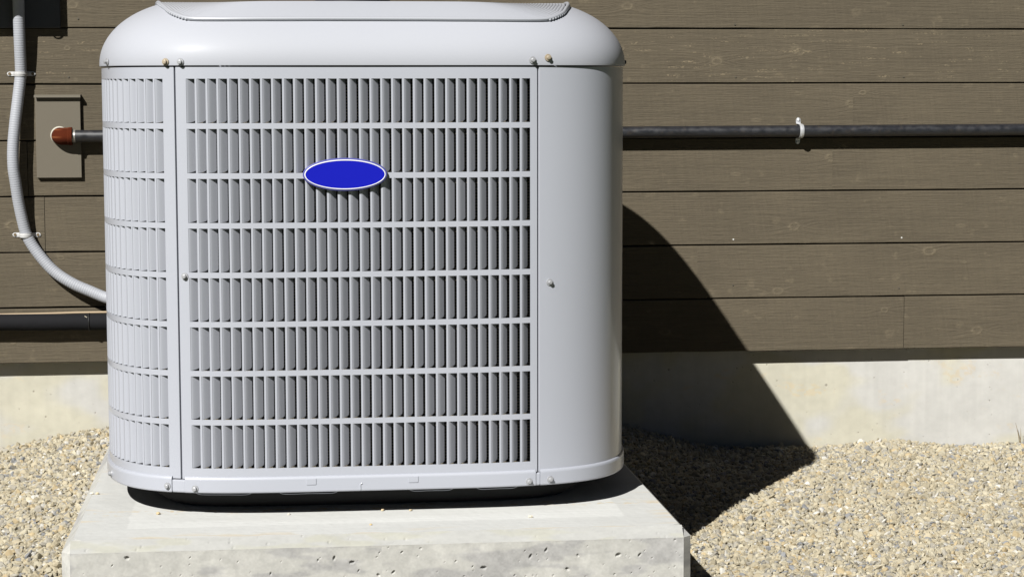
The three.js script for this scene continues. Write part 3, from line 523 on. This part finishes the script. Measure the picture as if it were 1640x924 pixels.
const condPts = [[-0.5365, 1.0, 0.038], [-0.5365, 0.894, 0.036], [-0.537, 0.858, 0.033], [-0.537, 0.80, 0.028], [-0.537, 0.754, 0.021], [-0.5375, 0.736, 0.019], [-0.5425, 0.693, 0.024], [-0.551, 0.626, 0.033], [-0.556, 0.573, 0.036], [-0.556, 0.532, 0.036], [-0.553, 0.505, 0.033], [-0.547, 0.451, 0.024], [-0.537, 0.397, 0.0165], [-0.5335, 0.386, 0.016], [-0.517, 0.356, 0.016], [-0.478, 0.309, 0.021], [-0.437, 0.281, 0.028], [-0.397, 0.263, 0.033], [-0.364, 0.25, 0.040], [-0.30, 0.238, 0.07], [-0.2, 0.235, 0.16], [-0.13, 0.235, 0.31]];
{
  const o = condPts[0], cd = thing('conduit', 'grey ribbed flexible conduit curving down the wall to the unit', 'conduit', o);
  const c = spline(condPts.map(p => [p[0] - o[0], p[1] - o[1], p[2] - o[2]]));
  mesh('hose', sweep(c, 1500, 18, s => { const f = (s / 0.0051) % 1; return 0.0121 + 0.00045 * Math.pow(Math.sin(f * Math.PI), 0.7); }), plastic, cd);
}
function conduitStrap(x, y, z, rot, label) {
  const t = thing('conduit_strap', label, 'conduit strap', [x, y, 0], 'plastic straps on the grey conduit');
  const w = 0.0128, path = [[-w - 0.0175, 0.0015], [-w - 0.006, 0.0015], [-w - 0.002, 0.004], [-w, z * 0.8], [-w * 0.8, z + w * 0.62], [-w * 0.4, z + w * 0.95], [0, z + w * 1.04], [w * 0.4, z + w * 0.95], [w * 0.8, z + w * 0.62], [w, z * 0.8], [w + 0.002, 0.004], [w + 0.006, 0.0015], [w + 0.0175, 0.0015]];
  const c = spline(path.map(([a, b]) => [a, 0, b])), n = 80, q = new QB(), sec = [[-0.0048, 0], [-0.0046, 0.0012], [-0.0015, 0.0013], [-0.001, 0.0021], [0.001, 0.0021], [0.0015, 0.0013], [0.0046, 0.0012], [0.0048, 0]];
  const P = (i, k) => { const u = i / n, p = c.getPointAt(u), d = c.getTangentAt(u), e = Math.min(u, 1 - u), r = e < 0.06 ? Math.sqrt(Math.max(0, 1 - Math.pow(1 - e / 0.06, 2))) * 0.9 + 0.1 : 1; return [p.x - d.z * sec[k][1], sec[k][0] * r, p.z + d.x * sec[k][1]]; };
  for (let i = 0; i < n; i++) for (let k = 0; k < sec.length - 1; k++) q.f(P(i, k), P(i + 1, k), P(i + 1, k + 1), P(i, k + 1));
  mesh('band', q.geo(), std([0.45, 0.45, 0.45], 0.5), t); t.rotation.z = rot;
  for (const s of [-1, 1]) { const m = mesh('screw', new THREE.CylinderGeometry(0.003, 0.0033, 0.0016, 16).rotateX(Math.PI / 2), std([0.16, 0.12, 0.07], 0.5, 0.4), t); m.position.set(s * (w + 0.0118), 0, 0.0032); }
}
conduitStrap(-0.5385, 0.736, 0.019, 0.0, 'upper grey plastic strap holding the conduit, above the cover plate');
conduitStrap(-0.5355, 0.3865, 0.016, -0.01, 'lower grey plastic strap holding the conduit, below the cover plate');
{ // black insulated refrigerant line with the bare tube above it
  const o = [-2.3, 0.196, 0.0235], t = thing('insulated_pipe', 'thick black foam insulated pipe low on the wall left of the unit', 'pipe', o);
  const pts = []; for (let x = -2.3; x < -0.36; x += 0.12) pts.push([x - o[0], 0.001 * Math.sin(x * 19), 0.001 * Math.cos(x * 13)]); pts.push([1.98, -0.001, 0.004], [2.12, -0.002, 0.07], [2.22, 0, 0.31]);
  const foam = grayTex(128, 64, (i, j) => fbm(i / 9, j / 7, 3, 4));
  mesh('insulation', sweep(spline(pts), 260, 24, s => 0.0182 + 0.0006 * (fbm(s * 30, 1, 7, 2) - 0.5), 3), new THREE.MeshPhysicalMaterial({ color: rgb(0.010, 0.010, 0.0115), specularIntensity: 0.3, roughness: 0.85, bumpMap: foam, bumpScale: 0.0008 }), t);
  const tie = mesh('cable_tie', new THREE.TorusGeometry(0.019, 0.0011, 6, 32).rotateY(Math.PI / 2), std([0.012, 0.012, 0.012], 0.5), t); tie.position.set(1.897, -0.0005, 0.0005);
  mesh('tie_tail', new THREE.BoxGeometry(0.006, 0.0014, 0.004).rotateZ(-0.5).translate(1.891, 0.0125, 0.0135), std([0.4, 0.36, 0.28], 0.6), t);
  const b = thing('copper_tube', 'thin tan tube running on top of the black insulated pipe', 'tube', [-2.3, 0.2150, 0.020]);
  const p2 = []; for (let x = 0; x < 1.95; x += 0.1) p2.push([x, 0.0011 * Math.sin(x * 14 - 0.5), 0]); p2.push([2.06, 0.001, 0.03], [2.2, 0, 0.3]);
  mesh('tube', sweep(spline(p2), 200, 12, () => 0.0025), std([0.33, 0.25, 0.16], 0.55), b);
}
{ // disconnect box over the frame: its shade falls on the wall and the conduit
  const b = thing('disconnect_box', 'grey metal disconnect box on the wall above the conduit', 'electrical box', [-0.630, 0.9085, 0]);
  const m = std([0.25, 0.255, 0.26], 0.5);
  mesh('body', new RoundedBoxGeometry(0.26, 0.32, 0.098, 2, 0.003).translate(0, 0.16, 0.0495), m, b);
  mesh('back_plate', new RoundedBoxGeometry(0.44, 0.34, 0.0105, 2, 0.002).translate(-0.042, 0.096, 0.006), std([0.05, 0.053, 0.06], 0.7), b);
  mesh('cover', new RoundedBoxGeometry(0.246, 0.31, 0.006, 2, 0.002).translate(0, 0.161, 0.1005), m, b);
  mesh('hasp', new THREE.TorusGeometry(0.0075, 0.0016, 8, 24).scale(1.25, 0.9, 1).translate(0.110, 0.002, 0.096), std([0.3, 0.3, 0.3], 0.4, 0.5), b);
}

// ------------------------------------------------------------------ small things
{
  const R = rng(19);
  for (const [x, z, s, c, label] of [
    [-0.197, 1.157, 0.0036, [0.5, 0.4, 0.24], "tan pebble on the pad, nearest the left end of the unit's shadow"],
    [-0.312, 0.973, 0.003, [0.5, 0.44, 0.3], 'tan pebble on the left edge of the pad, right one of a close pair'],
    [-0.322, 0.97, 0.0028, [0.62, 0.6, 0.52], 'pale pebble on the left edge of the pad, left one of a close pair'],
    [0.02, 1.186, 0.0026, [0.6, 0.57, 0.5], 'white pebble on the pad below the punched lips at the left of the unit'],
    [0.177, 1.174, 0.0028, [0.5, 0.4, 0.26], 'orange tan pebble at the shadow edge under the middle of the unit'],
    [0.224, 1.18, 0.0026, [0.48, 0.4, 0.27], 'tan pebble at the shadow edge just right of the stop notch'],
    [0.418, 1.257, 0.0032, [0.55, 0.5, 0.4], 'grey pebble alone on the pad towards the right front'],
    [0.152, 1.284, 0.002, [0.5, 0.38, 0.2], 'smallest orange pebble, lying in the middle of the bare front strip of the pad']]) {
    const g = new THREE.IcosahedronGeometry(s, 1), p = g.attributes.position, seen = new Map();
    for (let i = 0; i < p.count; i++) { const key = [0, 1, 2].map(a => p.array[i * 3 + a].toFixed(5)).join(); if (!seen.has(key)) seen.set(key, 0.75 + 0.4 * R()); const k = seen.get(key); p.setXYZ(i, p.getX(i) * k * 1.3, p.getY(i) * k * 0.75, p.getZ(i) * k); }
    g.computeVertexNormals(); const m = mesh('pebble', g, std(c, 0.9), scene); m.position.set(x, s * 0.55, z); m.rotation.y = R() * 6;
    tag(m, label, 'pebble', 'pebbles on the concrete pad');
  }
  scene.children.filter(c => c.name === 'pebble').forEach((c, i) => { if (i) c.name = 'pebble_' + String(i).padStart(3, '0'); });
  const tw = thing('dry_grass', 'two dry grass blades at the foot of the foundation wall', 'grass', [1.733, -0.132, -0.015]);
  const gm = std([0.2, 0.15, 0.08], 0.8);
  mesh('blade', sweep(spline([[0, 0, 0], [-0.004, 0.024, 0.001], [-0.0115, 0.054, 0]]), 14, 6, (s, t) => 0.0013 * (1 - 0.75 * t)), gm, tw);
  mesh('blade', sweep(spline([[0, 0, 0], [0.0012, 0.02, 0.002], [0, 0.042, 0.003]]), 14, 6, (s, t) => 0.0013 * (1 - 0.8 * t)), gm, tw);
}
scene.traverse(o => { if (o.name === 'conduit_strap') o.userData.n = 1; });
{ const seen = {}; for (const c of scene.children) { if (!c.name) continue; delete c.userData.n; if (seen[c.name]) c.name = c.name + '_' + String(seen[c.name]++).padStart(3, '0'); else seen[c.name] = 1; } }

renderer.render(scene, camera);
